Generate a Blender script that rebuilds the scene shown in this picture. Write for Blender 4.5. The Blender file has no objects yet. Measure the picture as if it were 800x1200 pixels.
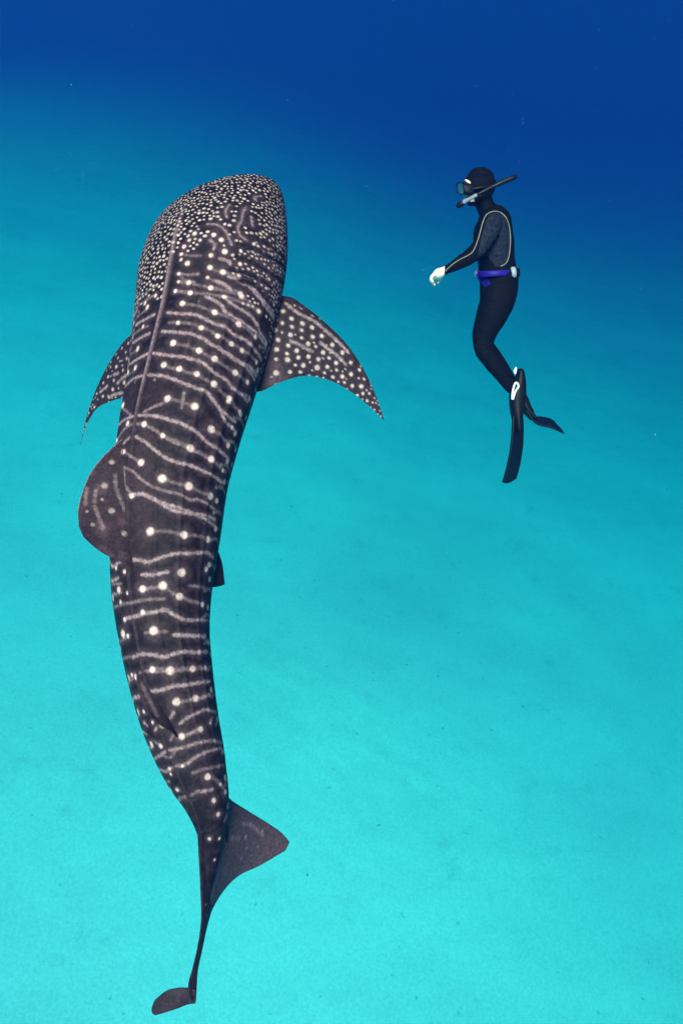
import bpy, bmesh, math, random
import numpy as np
from mathutils import Vector, Matrix

S = bpy.context.scene
random.seed(7)
RNG = np.random.default_rng(11)

# ---------------------------------------------------------------- camera
CAM_Z, PITCH, FOCAL = 27.6, math.radians(55), 782.0      # focal length in pixels of an 800 x 1200 frame
cam = bpy.data.cameras.new('camera')
cam_o = bpy.data.objects.new('camera', cam)
S.collection.objects.link(cam_o)
cam.sensor_fit = 'VERTICAL'; cam.sensor_height = 36; cam.lens = 36 * FOCAL / 1200
cam.clip_start = .05; cam.clip_end = 2000
cam_o.location = (0, 0, CAM_Z); cam_o.rotation_euler = (math.pi / 2 - PITCH, 0, 0)
S.camera = cam_o

# ---------------------------------------------------------------- daylight, spread by the water surface
SUN_EL, SUN_AZ = math.radians(62), math.radians(200)
world = bpy.data.worlds.new('World'); S.world = world; world.use_nodes = True
wn = world.node_tree
sky = wn.nodes.new('ShaderNodeTexSky'); sky.sky_type = 'NISHITA'; sky.sun_disc = False
sky.sun_elevation = SUN_EL; sky.sun_rotation = SUN_AZ
wn.nodes['Background'].inputs[1].default_value = .05
wn.links.new(sky.outputs[0], wn.nodes['Background'].inputs[0])
sun = bpy.data.lights.new('sun', 'SUN'); sun_o = bpy.data.objects.new('sun', sun)
S.collection.objects.link(sun_o)
sun.energy = 3.0; sun.angle = math.radians(20); sun.color = (1, .9, .78)
sd = Vector((math.sin(SUN_AZ) * math.cos(SUN_EL), math.cos(SUN_AZ) * math.cos(SUN_EL), math.sin(SUN_EL)))
sun_o.rotation_euler = sd.to_track_quat('Z', 'Y').to_euler()
vs = S.view_settings
vs.view_transform = 'Standard'; vs.look = 'None'; vs.exposure = 1.55; vs.gamma = 1; vs.use_curve_mapping = False
S.cycles.max_bounces = 8; S.cycles.diffuse_bounces = 2; S.cycles.volume_bounces = 3
S.cycles.use_denoising = True

# ---------------------------------------------------------------- helpers
SP, CP = math.sin(PITCH), math.cos(PITCH)
def at(px, py, d):
    """a point at depth d metres in front of the camera, measured in the 800 x 1200 frame"""
    px, py, d = np.broadcast_arrays(np.asarray(px, float), np.asarray(py, float), np.asarray(d, float))
    x = (px - 400) / FOCAL * d; y = (600 - py) / FOCAL * d
    return np.stack([x, d * CP + y * SP, CAM_Z - d * SP + y * CP], -1)
CAMP = np.array([0, 0, CAM_Z])

def unit(v): return v / np.maximum(np.linalg.norm(v, axis=-1, keepdims=True), 1e-12)

def spline(xs, ys, x):
    """Catmull-Rom (non-uniform Hermite) through the points"""
    xs = np.asarray(xs, float); ys = np.asarray(ys, float); x = np.asarray(x, float)
    flat = ys.ndim == 1
    if flat: ys = ys[:, None]
    h = np.diff(xs)[:, None]; s = np.diff(ys, axis=0) / h
    m = np.empty_like(ys); m[0] = s[0]; m[-1] = s[-1]
    m[1:-1] = (s[:-1] * h[1:] + s[1:] * h[:-1]) / (h[1:] + h[:-1])
    i = np.clip(np.searchsorted(xs, x, side='right') - 1, 0, len(xs) - 2)
    t = ((x - xs[i]) / h[i, 0])[:, None]; hh = h[i]
    r = ((2*t**3 - 3*t**2 + 1) * ys[i] + (t**3 - 2*t**2 + t) * hh * m[i]
         + (-2*t**3 + 3*t**2) * ys[i + 1] + (t**3 - t**2) * hh * m[i + 1])
    return r[:, 0] if flat else r

# ---------------------------------------------------------------- the whale shark's shape
# stations along the spine: x, y, apparent half width (pixels), depth (m), roll (deg), height / width
ST = np.array([
 (257, 233.5,  0,  4.92, 39, .50),
 (257, 234.2, 25, 4.92, 39, .50),
 (256.7, 236, 41, 4.915, 39, .51),
 (256.2, 239.3, 54,  4.91, 39, .53),
 (255.6, 245, 64,  4.90, 39, .56),
 (254.8, 254, 71.5,  4.88, 39, .60),
 (253, 274, 78,  4.84, 38, .65),
 (248.5, 318, 84,  4.75, 39, .73),
 (239, 385, 80,  4.66, 42, .80),
 (227, 445, 75,  4.57, 46, .87),
 (213, 505, 70.5,  4.48, 49, .90),
 (201.5, 565, 66.5,  4.39, 48, .92),
 (195.5, 625, 63.5,  4.30, 45, .92),
 (191.5, 690, 57.5,  4.21, 42, .92),
 (194.5, 745, 51.5,4.14, 40, .92),
 (203, 800, 47.5,4.08, 39, .92),
 (214, 850, 43,  4.02, 37, .92),
 (229.5, 900, 36,  3.97, 36, .94),
 (243, 940, 26,  3.94, 38, 1.0),
 (248, 970, 18, 3.92, 42, 1.1),
 (247.5, 1000, 12, 3.90, 46, 1.2),
 (243, 1040, 6.5,3.86, 50, 1.2),
 (239.5, 1066, 3.2, 3.84, 50, 1.2),
 (238.5, 1074, 0.3, 3.83, 50, 1.2)])
NS, NT = 900, 460
P0 = at(ST[:, 0], ST[:, 1], ST[:, 3])
arc = np.r_[0, np.cumsum(np.linalg.norm(np.diff(P0, axis=0), axis=1))]
arcn = arc / arc[-1]
q = np.linspace(0, 1, NS)
sq = .25 * q**2 + .75 * q                         # finer at the snout
qs = np.sqrt(arcn)
C = spline(arcn, P0, sq)
W = np.maximum(spline(qs, ST[:, 2], np.sqrt(sq)), .2)
D = spline(arcn, ST[:, 3], sq); ROLL = np.radians(spline(arcn, ST[:, 4], sq)); KK = spline(arcn, ST[:, 5], sq)
A = W * D / FOCAL / np.sqrt(np.cos(ROLL)**2 + (KK * np.sin(ROLL))**2); B = KK * A
A[0] = B[0] = 0.002
U = sq * arc[-1]                                   # metres from the snout
T = unit(np.gradient(C, axis=0)); T = -T           # towards the snout
V = CAMP - C; V = unit(V - T * (V * T).sum(-1, keepdims=True))
X = np.cross(T, V)
N = V * np.cos(ROLL)[:, None] - X * np.sin(ROLL)[:, None]     # dorsal
R = X * np.cos(ROLL)[:, None] + V * np.sin(ROLL)[:, None]     # the shark's right
tt = np.linspace(-1, 1, NT, endpoint=False)
TH = np.pi * (.62 * tt + .38 * tt**3)              # finer on the back than under the belly
THD = np.degrees(TH)
def body_grid():
    ca, sa = np.cos(TH), np.sin(TH)
    r = np.ones((NS, NT))
    amp = np.clip((U - .22) / .4, 0, 1) * np.clip((5.0 - U) / 1.5, 0, 1)
    r += .030 * np.exp(-(THD / 1.7)**2)[None] * amp[:, None]                     # dorsal ridge
    for c0, w0, h0 in ((31, 2.4, .017), (55, 2.6, .020), (82, 3.0, .022)):        # side ridges
        for sgn in (-1, 1):
            r += h0 * np.exp(-((THD - sgn * c0) / w0)**2)[None] * (amp * np.clip((U - .7) / .6, 0, 1))[:, None]
    belly = 1 - .10 * np.clip(-ca, 0, 1)
    P = C[:, None] + (A[:, None] * r * sa)[..., None] * R[:, None] + (B[:, None] * r * ca * belly)[..., None] * N[:, None]
    lat = A[:, None] * sa * np.cos(ROLL)[:, None] - B[:, None] * ca * np.sin(ROLL)[:, None]
    P = P + (lat * (.21 * np.clip(1 - U / .95, 0, 1)**1.3)[:, None])[..., None] * T[:, None]   # the head is turned a little to its left
    return P
G = body_grid()

def fin_grid(secs, nu, nc, thick):
    """secs: rows of (lead x, y, depth, trail x, y, depth) from root to tip; a closed blade with a rounded lead edge"""
    secs = np.array(secs, float)
    L = at(secs[:, 0], secs[:, 1], secs[:, 2]); E = at(secs[:, 3], secs[:, 4], secs[:, 5])
    M = (L + E) / 2
    a = np.r_[0, np.cumsum(np.linalg.norm(np.diff(M, axis=0), axis=1) + .3 * np.linalg.norm(np.diff(L, axis=0), axis=1))]; a /= a[-1]
    v = np.linspace(0, 1, nu); v = v * (1.25 - .25 * v)
    v = v / v[-1]
    L = spline(a, L, v); E = spline(a, E, v)
    ch = E - L; clen = np.linalg.norm(ch, axis=1)
    sp = np.gradient((L + E) / 2, axis=0)
    nrm = unit(np.cross(ch, sp))
    for k in range(len(nrm) - 2, -1, -1):
        if (nrm[k] * nrm[k + 1]).sum() < 0: nrm[k] = -nrm[k]
    nrm[1:-1] = unit(nrm[:-2] + nrm[1:-1] + nrm[2:])
    th = np.interp(v, np.linspace(0, 1, len(thick)), thick)
    th = np.minimum(th, clen * .3)
    k = np.linspace(0, 2 * np.pi, nc, endpoint=False)
    c = .5 - .5 * np.cos(k); side = np.sign(np.sin(k))
    prof = 1.45 * (np.sqrt(np.clip(c, 0, 1)) * (1 - c) ** .8) * .9 + .06 * np.sin(np.pi * c)**.5
    P = L[:, None] + ch[:, None] * c[None, :, None] + nrm[:, None] * (side * prof)[None, :, None] * th[:, None, None] * .5
    return P
FINS = {}
FINS['pectoral_right'] = fin_grid([
 (285, 352, 4.66, 262, 440, 4.60), (322, 347, 4.66, 287, 455, 4.60), (338, 347.5, 4.66, 302, 459, 4.60), (360, 361, 4.66, 328, 448, 4.62), (383, 380, 4.68, 356, 440.5, 4.66),
 (405, 402, 4.71, 384, 445, 4.70), (423, 428, 4.74, 408, 457, 4.73), (437, 456, 4.77, 428, 472, 4.77), (445, 477, 4.79, 441, 484, 4.79), (450, 493, 4.80, 448.5, 491.5, 4.80)], 150, 220, (.13, .12, .10, .08, .06, .045, .03, .02))
FINS['pectoral_left'] = fin_grid([
 (200, 375, 4.90, 190, 462, 4.85), (172, 382, 4.96, 160, 464, 4.92), (153, 393, 5.02, 145, 466, 4.99), (133, 418, 5.11, 128, 471, 5.09), (117, 448, 5.20, 113.5, 479, 5.19),
 (105, 480, 5.27, 102.5, 496, 5.27), (98, 507, 5.33, 96.8, 511, 5.33), (94.5, 522, 5.35, 94, 521.5, 5.35)], 120, 140, (.12, .10, .08, .06, .04, .025, .015))
FINS['dorsal'] = fin_grid([
 (170, 500, 4.33, 180, 672, 4.08), (153, 507, 4.245, 164, 684, 3.97), (130, 526, 4.16, 152, 666, 3.93), (109, 550, 4.08, 137, 656, 3.90), (97, 576, 4.01, 121, 648.5, 3.87),
 (91.5, 602, 3.95, 106, 637, 3.84), (93, 618, 3.91, 98, 629, 3.83)], 130, 200, (.11, .085, .06, .045, .03, .02))
FINS['second_dorsal'] = fin_grid([
 (176, 765, 4.03, 208, 850, 3.90), (164, 770, 3.96, 208.5, 864, 3.80), (160, 790, 3.89, 201, 858, 3.77), (163, 812, 3.83, 190, 851, 3.75), (170, 829, 3.79, 178, 841, 3.74)], 60, 90, (.05, .04, .03, .02, .012))
FINS['pelvic_right'] = fin_grid([
 (232, 634, 4.30, 230, 680, 4.24), (249, 636, 4.31, 243, 688, 4.26), (259, 655, 4.35, 252, 688, 4.31), (263.5, 684, 4.39, 261, 686, 4.38)], 50, 60, (.045, .035, .02, .01))
FINS['pelvic_left'] = fin_grid([
 (170, 640, 4.50, 172, 690, 4.44), (160, 648, 4.60, 162, 694, 4.55), (152, 664, 4.69, 154, 692, 4.66), (147, 690, 4.76, 148, 692, 4.76)], 40, 50, (.045, .035, .02, .01))
FINS['anal'] = fin_grid([
 (222, 770, 4.16, 236, 850, 4.06), (226, 784, 4.27, 242, 858, 4.18), (234, 812, 4.36, 243, 856, 4.28), (241, 846, 4.40, 243, 852, 4.39)], 40, 50, (.04, .03, .02, .01))
FINS['caudal_upper'] = fin_grid([
 (231, 955, 3.86, 262, 950, 3.96), (231.5, 975, 3.85, 268, 978, 4.02), (233, 1000, 3.83, 263, 1010, 4.02), (235.2, 1040, 3.79, 253, 1050, 3.93), (236, 1080, 3.75, 242.5, 1088, 3.82), (231.5, 1110, 3.71, 237, 1114, 3.75),
 (225.5, 1135, 3.68, 232, 1138, 3.71), (220.5, 1157, 3.65, 230.5, 1161, 3.68), (223, 1172, 3.64, 229.5, 1174, 3.66)], 170, 90, (.075, .08, .07, .055, .05, .045, .04, .035, .02))
FINS['caudal_tip'] = fin_grid([
 (229.5, 1159, 3.665, 229, 1176, 3.655), (221, 1157.5, 3.66, 221, 1177, 3.645), (208, 1157.5, 3.655, 208, 1182, 3.635), (197, 1160, 3.65, 197, 1185.5, 3.63), (187, 1167, 3.65, 187, 1188.5, 3.63), (180.5, 1174, 3.65, 181, 1189.5, 3.64), (178, 1181, 3.65, 178.2, 1187, 3.645)], 70, 60, (.03, .03, .026, .022, .016, .01))
FINS['caudal_lower'] = fin_grid([
 (250, 930, 3.97, 236, 1086, 3.78), (262, 931, 4.02, 242, 1082, 3.82), (273, 939, 4.10, 249, 1066, 3.90), (292, 951, 4.24, 263, 1043, 4.04), (313, 964, 4.38, 282, 1025, 4.22), (330, 976, 4.48, 307, 1013, 4.37), (339, 986, 4.53, 334, 997, 4.50)], 110, 140, (.06, .055, .045, .035, .025, .015))
# ---------------------------------------------------------------- materials
def new_mat(name):
    m = bpy.data.materials.new(name); m.use_nodes = True
    nt = m.node_tree
    return m, nt, nt.nodes['Principled BSDF']
def node(nt, kind, **kw):
    n = nt.nodes.new(kind)
    for k, v in kw.items():
        if k.startswith('i_'): n.inputs[k[2:].replace('_', ' ')].default_value = v
        else: setattr(n, k, v)
    return n
def mixc(nt, fac, a, b, blend='MIX'):
    n = nt.nodes.new('ShaderNodeMix'); n.data_type = 'RGBA'; n.blend_type = blend
    for sock, val in ((n.inputs[0], fac), (n.inputs[6], a), (n.inputs[7], b)):
        if isinstance(val, (int, float)): sock.default_value = val
        elif isinstance(val, tuple): sock.default_value = (*val, 1)
        else: nt.links.new(val, sock)
    return n.outputs[2]
def ramp(nt, fac, stops):
    n = nt.nodes.new('ShaderNodeValToRGB'); e = n.color_ramp.elements
    while len(e) < len(stops): e.new(.5)
    for k, (p, c) in enumerate(stops):
        e[k].position = p; e[k].color = (*c, 1) if isinstance(c, tuple) else (c, c, c, 1)
    nt.links.new(fac, n.inputs[0]); return n.outputs[0]
def noise(nt, scale, detail=4, rough=.55, vec=None):
    n = node(nt, 'ShaderNodeTexNoise', i_Scale=scale, i_Detail=detail, i_Roughness=rough)
    if vec is not None: nt.links.new(vec, n.inputs['Vector'])
    return n.outputs[0]
def plain(name, col, rough=.6, spec=.3, bump=None, metal=0):
    m, nt, b = new_mat(name)
    b.inputs['Base Color'].default_value = (*col, 1); b.inputs['Roughness'].default_value = rough
    b.inputs['Specular IOR Level'].default_value = spec; b.inputs['Metallic'].default_value = metal
    tc = node(nt, 'ShaderNodeTexCoord')
    n1 = noise(nt, 30, 5, .6, tc.outputs['Object'])
    f = ramp(nt, n1, ((.3, .75), (.7, 1.15)))
    nt.links.new(mixc(nt, 1.0, tuple(col), f, 'MULTIPLY'), b.inputs['Base Color'])
    if bump:
        bp = node(nt, 'ShaderNodeBump', i_Strength=bump[1], i_Distance=bump[2])
        nt.links.new(noise(nt, bump[0], 4, .6, tc.outputs['Object']), bp.inputs['Height'])
        nt.links.new(bp.outputs[0], b.inputs['Normal'])
    return m
def link(name, me, parent=None, **props):
    o = bpy.data.objects.new(name, me); S.collection.objects.link(o)
    if parent is not None: o.parent = parent
    for k, v in props.items(): o[k] = v
    return o

# ---------------------------------------------------------------- seabed: white sand that slopes away into deep water
def vnoise(x, y, seed):
    r = np.random.default_rng(seed); tab = r.random((256, 256))
    xi = np.floor(x).astype(int); yi = np.floor(y).astype(int); fx = x - xi; fy = y - yi
    fx = fx * fx * (3 - 2 * fx); fy = fy * fy * (3 - 2 * fy)
    g = lambda a, b: tab[a % 256, b % 256]
    return (g(xi, yi) * (1 - fx) + g(xi + 1, yi) * fx) * (1 - fy) + (g(xi, yi + 1) * (1 - fx) + g(xi + 1, yi + 1) * fx) * fy - .5
def bed_z(x, y):
    xs = 60 * np.tanh(x / 60); yp = 14 * np.log1p(np.exp(np.clip((y + 55) / 14, -40, 40))) - 55
    z = -4.6 - .33 * yp - .19 * xs - .0012 * xs * 120 * np.tanh(np.maximum(yp, 0) / 120)      # the bank falls away, more steeply to the right
    return z + .5 * vnoise(x * .07, y * .07, 1) + .16 * vnoise(x * .22 + 9, y * .22, 2) + .05 * vnoise(x * .8, y * .8, 3)
def seabed():
    n = 620; u = np.linspace(-1, 1, n); g = np.sign(u) * np.abs(u) ** 2.3 * 620
    x, y = np.meshgrid(g, g); y = y + 10
    near = np.exp(-((x / 50)**2 + ((y - 12) / 50)**2))
    z = bed_z(x, y)
    ph = (x * .5 + y * .85) * 2 * np.pi / 1.1 + 6 * vnoise(x * .2, y * .2, 5)
    z = z + .005 * near * np.sin(ph) * (.4 + 1.2 * (vnoise(x * .12, y * .12, 6) + .5))
    v = np.stack([x, y, z], -1).reshape(-1, 3)
    i = np.arange(n * n).reshape(n, n)
    f = np.stack([i[:-1, :-1], i[:-1, 1:], i[1:, 1:], i[1:, :-1]], -1).reshape(-1, 4)
    me = mesh_np('seabed', v, f)
    m, nt, b = new_mat('white_sand')
    tc = node(nt, 'ShaderNodeTexCoord'); P = tc.outputs['Object']
    mp = node(nt, 'ShaderNodeMapping'); mp.inputs['Rotation'].default_value = (0, 0, .5); mp.inputs['Scale'].default_value = (.45, 1.3, 1)
    nt.links.new(P, mp.inputs[0])
    broad = ramp(nt, noise(nt, .08, 5, .6, P), ((.30, (.76, .73, .65)), (.62, (.88, .85, .76))))
    streak = ramp(nt, noise(nt, .45, 6, .65, mp.outputs[0]), ((.32, .88), (.60, 1.0)))
    # brighter light below the camera, painted as a ragged whiter patch of sand
    dist = node(nt, 'ShaderNodeVectorMath', operation='DISTANCE'); dist.inputs[1].default_value = (1.0, 3.5, -5)
    sc = node(nt, 'ShaderNodeVectorMath', operation='ADD'); nz = node(nt, 'ShaderNodeTexNoise', i_Scale=.12, i_Detail=5., i_Roughness=.6)
    nt.links.new(P, nz.inputs['Vector'])
    off = node(nt, 'ShaderNodeVectorMath', operation='MULTIPLY_ADD'); off.inputs[1].default_value = (14, 14, 0); off.inputs[2].default_value = (-7, -7, 0)
    nt.links.new(nz.outputs['Color'], off.inputs[0]); nt.links.new(P, sc.inputs[0]); nt.links.new(off.outputs[0], sc.inputs[1]); nt.links.new(sc.outputs[0], dist.inputs[0])
    mr = node(nt, 'ShaderNodeMapRange'); mr.interpolation_type = 'SMOOTHSTEP'
    mr.inputs[1].default_value = 4; mr.inputs[2].default_value = 16; mr.inputs[3].default_value = 1; mr.inputs[4].default_value = 0
    nt.links.new(dist.outputs['Value'], mr.inputs[0])
    broad = mixc(nt, mr.outputs[0], broad, (.94, .90, .79))
    c = mixc(nt, .45, broad, streak, 'MULTIPLY')
    blot = ramp(nt, noise(nt, .55, 8, .75, P), ((.56, 0.), (.82, .5)))                       # algae film
    c = mixc(nt, blot, c, (.36, .40, .33))
    spk = ramp(nt, noise(nt, 2.4, 3, .6, P), ((.69, 0.), (.77, 1.)))
    c = mixc(nt, spk, c, (.34, .36, .30))
    fine = ramp(nt, noise(nt, 9, 4, .7, P), ((.3, .78), (.7, 1.12)))
    c = mixc(nt, .8, c, fine, 'MULTIPLY')
    nt.links.new(c, b.inputs['Base Color']); b.inputs['Roughness'].default_value = 1; b.inputs['Specular IOR Level'].default_value = 0
    bp = node(nt, 'ShaderNodeBump', i_Strength=.3, i_Distance=.08)
    nt.links.new(noise(nt, 2.0, 6, .65, P), bp.inputs['Height']); nt.links.new(bp.outputs[0], b.inputs['Normal'])
    me.materials.append(m)
    o = link('seabed', me, kind='structure', label='pale sand seabed sloping away into deep blue water', category='seabed')
def mesh_np(name, v, f, smooth=True):
    """v: (n,3); f: (m,4) or list of lists"""
    me = bpy.data.meshes.new(name)
    if isinstance(f, np.ndarray):
        k = f.shape[1]
        me.vertices.add(len(v)); me.vertices.foreach_set('co', np.ascontiguousarray(v, np.float32).ravel())
        me.loops.add(f.size); me.loops.foreach_set('vertex_index', np.ascontiguousarray(f, np.int32).ravel())
        me.polygons.add(len(f)); me.polygons.foreach_set('loop_start', np.arange(0, f.size, k, dtype=np.int32))
        me.update(calc_edges=True); me.validate()
    else:
        me.from_pydata([tuple(p) for p in v], [], f); me.update()
    me.polygons.foreach_set('use_smooth', np.full(len(me.polygons), smooth)); me.update()
    return me
seabed()

# ---------------------------------------------------------------- the sea water: one even body of water round everything
def water():
    SS = WATER_SCATTER; SA = WATER_ABSORB; dens = .1
    col = [s / dens for s in SS]; ab = [(1 - a / (dens * (1 - c)))**2 for a, c in zip(SA, col)]
    m = bpy.data.materials.new('sea_water'); m.use_nodes = True; nt = m.node_tree
    nt.nodes.remove(nt.nodes['Principled BSDF'])
    pv = nt.nodes.new('ShaderNodeVolumePrincipled')
    pv.inputs['Color'].default_value = (*col, 1); pv.inputs['Absorption Color'].default_value = (*ab, 1)
    pv.inputs['Density'].default_value = dens; pv.inputs['Anisotropy'].default_value = .3
    nt.links.new(pv.outputs[0], nt.nodes['Material Output'].inputs['Volume'])
    zt, zb, h = CAM_Z + .5, -420, 640
    v = np.array([(sx * h, 10 + sy * h, z) for z in (zb, zt) for sx, sy in ((-1, -1), (1, -1), (1, 1), (-1, 1))])
    me = mesh_np('haze', v, [[3, 2, 1, 0], [4, 5, 6, 7], [0, 1, 5, 4], [1, 2, 6, 5], [2, 3, 7, 6], [3, 0, 4, 7]], False)
    me.materials.append(m)
    link('haze', me, kind='stuff', label='clear blue sea water filling the whole scene', category='water')
WATER_SCATTER, WATER_ABSORB = (.0004, .00135, .0064), (.050, .0112, .0080)
water()
DOTS = """0.64,29,18 0.62,15,17 0.67,35,18 0.67,20,12 0.66,12,14 0.70,9,17 0.74,39,21 0.77,30,17 0.82,14,20 0.85,31,20 0.87,41,21 0.80,52,14 0.96,18,19 0.99,35,19 1.04,21,19 1.02,9,16 0.99,58,21 1.04,46,13 0.87,53,14 0.92,31,12 0.75,8,14 0.89,9,14 0.95,10,12 1.26,18,16 1.28,37,19 1.31,51,18 1.33,64,18 1.34,75,19 1.40,19,23 1.43,41,22 1.46,55,23 1.49,76,22 1.50,93,19 1.55,16,22 1.57,30,22 1.58,45,20 1.61,61,23 1.66,79,20 1.77,28,24 1.79,52,24 0.99,35,18 1.04,47,15 1.00,59,21 1.12,17,21 1.16,43,21 1.19,64,22 1.05,78,18 1.22,83,18 1.02,9,15 1.04,21,15 1.35,96,15 1.94,11,22 2.01,31,18 2.06,57,25 2.09,79,24 1.79,52,26 1.90,72,26 2.10,-10,19 2.18,14,25 2.28,36,28 2.31,61,28 2.34,86,25 1.95,96,20 1.70,97,18 1.68,79,16 1.83,94,15 2.13,98,13 2.38,6,20 2.60,26,27 2.61,59,26 2.61,88,23 2.35,85,21 2.84,59,27 2.80,92,18 2.92,39,27 2.93,17,23 2.99,57,23 3.04,90,17 3.06,14,17 2.79,-20,15 2.82,-5,15 2.94,-3,12 2.98,-17,13 3.17,24,28 3.17,-14,15 3.17,-54,8 3.38,14,21 3.41,36,27 3.43,66,20 3.44,88,16 3.60,35,25 3.61,62,21 3.38,-23,14 3.60,-19,13 3.67,-8,11 3.79,29,21 3.79,59,18 3.80,-9,16 3.93,-11,11 3.94,14,10 4.05,50,20 4.12,75,10 4.05,-16,12 4.17,90,17 4.18,53,15 4.05,-19,12 4.26,64,14 4.39,79,9 4.38,37,11 4.51,75,7"""
LINES = """1:0.566,23 0.575,30 0.610,36 0.669,41 0.696,43|1:0.430,49 0.487,47 0.540,47 0.584,45 0.633,48 0.655,54|1:0.417,36 0.474,34 0.526,36|1:0.673,27 0.700,31 0.732,31|1:0.786,36 0.796,43 0.814,45|1:0.934,38 0.953,45 0.981,50|1:0.892,45 0.897,53 0.920,64 0.958,74|1:0.500,54 0.562,56|1:0.361,57 0.332,55 0.306,61|0.55:0.745,6 0.768,15 0.773,23|0.55:0.883,7 0.902,16 0.897,24|0.55:1.023,11 1.033,22|0.55:0.948,9 0.958,23|1:1.061,33 1.076,39 1.109,47 1.147,53|1:1.038,46 1.080,54 1.095,64 1.109,73 1.142,81 1.171,87|1:0.911,54 0.920,66 0.948,75 0.990,82|1:1.181,6 1.195,17 1.195,27 1.210,35 1.234,45 1.239,53 1.268,64 1.268,75 1.283,82|1:1.317,6 1.327,18 1.332,31 1.351,42 1.376,50|1:1.391,55 1.406,65 1.421,76 1.406,89|1:1.476,10 1.486,20 1.491,34 1.501,47 1.541,57 1.556,70 1.591,80 1.591,92|1:1.627,20 1.652,34 1.668,47 1.678,58 1.709,65 1.750,74 1.771,81 1.781,97|1:0.939,38 0.958,46 0.981,50|0.45:1.258,10 1.258,27|0.45:1.104,29 1.099,29|0.45:1.416,30 1.401,32|0.45:1.647,11 1.652,12|0.45:1.833,17 1.786,29|1:1.683,58 1.729,69 1.765,76 1.817,83|1:1.890,24 1.906,34 1.911,43 1.932,52 1.953,61 1.991,72|1:2.017,4 2.060,17 2.108,27 2.151,39 2.167,50 2.172,62 2.189,75 2.205,93|1:2.380,6 2.374,18 2.407,28 2.435,39 2.452,51|0.6:1.864,8 1.833,16 1.807,24|0.6:1.714,40 1.817,42|0.6:1.943,11 1.975,22 2.012,32 2.038,41 2.049,48|0.6:2.194,-8 2.232,6 2.281,15 2.330,27 2.358,40 2.369,52 2.396,64 2.385,72|0.6:2.210,-6 2.292,-3 2.369,5|0.6:2.097,-10 2.145,4 2.183,14|1:2.380,18 2.407,29 2.446,39 2.474,49 2.479,64 2.474,78 2.479,97|1:2.767,16 2.779,25 2.750,38 2.727,51 2.716,66 2.693,89|1:2.848,16 2.853,30 2.836,45|1:3.075,-12 3.075,5 3.069,15 3.069,27 3.063,40 3.098,50 3.134,66 3.139,111|0.5:2.923,69 2.929,93|0.5:2.998,0 2.993,16 2.998,40|0.5:2.981,57 3.016,69 3.039,90|0.5:2.865,-40 2.882,-11|0.5:2.929,12 2.923,43|1:3.211,47 3.222,60 3.234,75 3.240,97|1:3.288,-12 3.282,3 3.300,19 3.324,31 3.318,44 3.318,57 3.336,78 3.342,101|1:3.512,23 3.506,35 3.518,50 3.524,70 3.530,96|1:3.610,55 3.616,72 3.610,90|1:3.211,47 3.246,94|0.5:3.378,3 3.414,36 3.445,87|0.5:3.175,13 3.187,40|0.5:3.276,-53 3.282,-15|0.8:3.721,31 3.702,45 3.696,58 3.690,74|0.8:3.677,21 3.653,28|0.8:3.777,78 3.745,87|0.8:3.845,16 3.851,33 3.858,52 3.876,74|0.8:3.939,22 3.927,34 3.920,55 3.939,98|0.8:4.111,29 4.123,55|0.8:3.702,3 3.714,9|0.8:3.795,33 3.783,57|0.45:3.996,27 4.003,49 4.047,106|0.45:3.876,1 3.851,13|0.45:4.104,7 4.098,28|0.45:3.764,19 3.789,11"""
GILLS = """0.628,56 0.628,69 0.637,83 0.633,101|0.687,47 0.691,62 0.696,80 0.664,110|0.759,48 0.768,62 0.782,79 0.755,115|0.842,46 0.842,55 0.846,69 0.855,88|0.902,54 0.892,65 0.916,77 0.944,87"""
MARKS = {}
MARKS['pectoral_right'] = ('0.161,0.173,18 0.128,0.145,18 0.181,0.136,18 0.195,0.182,15 0.228,0.155,18 0.282,0.155,20 0.329,0.150,19 0.389,0.164,19 0.456,0.173,19 0.523,0.168,19 0.591,0.177,17 0.658,0.141,15 0.174,0.209,18 0.208,0.214,11 0.242,0.186,16 0.289,0.186,15 0.349,0.195,18 0.201,0.241,18 0.248,0.218,20 0.302,0.218,14 0.342,0.236,20 0.383,0.236,13 0.208,0.273,20 0.255,0.259,18 0.302,0.277,20 0.430,0.250,20 0.470,0.264,15 0.517,0.268,19 0.262,0.291,15 0.322,0.309,18 0.369,0.300,19 0.423,0.300,18 0.275,0.318,23 0.362,0.355,21 0.436,0.359,23 0.483,0.327,18 0.389,0.332,10 0.537,0.314,13 0.584,0.336,19 0.624,0.259,19 0.242,0.373,25 0.221,0.309,15 0.309,0.391,18 0.362,0.409,15 0.483,0.386,13 0.537,0.395,15 0.322,0.350,13 0.664,0.355,17 0.718,0.268,21 0.711,0.164,13 0.752,0.327,15 0.792,0.223,12 0.805,0.364,13 0.725,0.445,13 0.611,0.382,12 0.644,0.495,10 0.577,0.423,10 0.416,0.473,11 0.456,0.495,11 0.490,0.468,10 0.678,0.223,10 0.846,0.282,9 0.886,0.400,9 0.852,0.495,9',
  '0.255,0.241 0.289,0.245 0.336,0.259 0.383,0.268|0.396,0.205 0.450,0.214 0.510,0.218 0.570,0.227|0.181,0.095 0.228,0.114 0.282,0.114 0.342,0.105 0.403,0.114 0.477,0.118 0.557,0.118|0.128,0.182 0.148,0.214 0.168,0.245')
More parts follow.
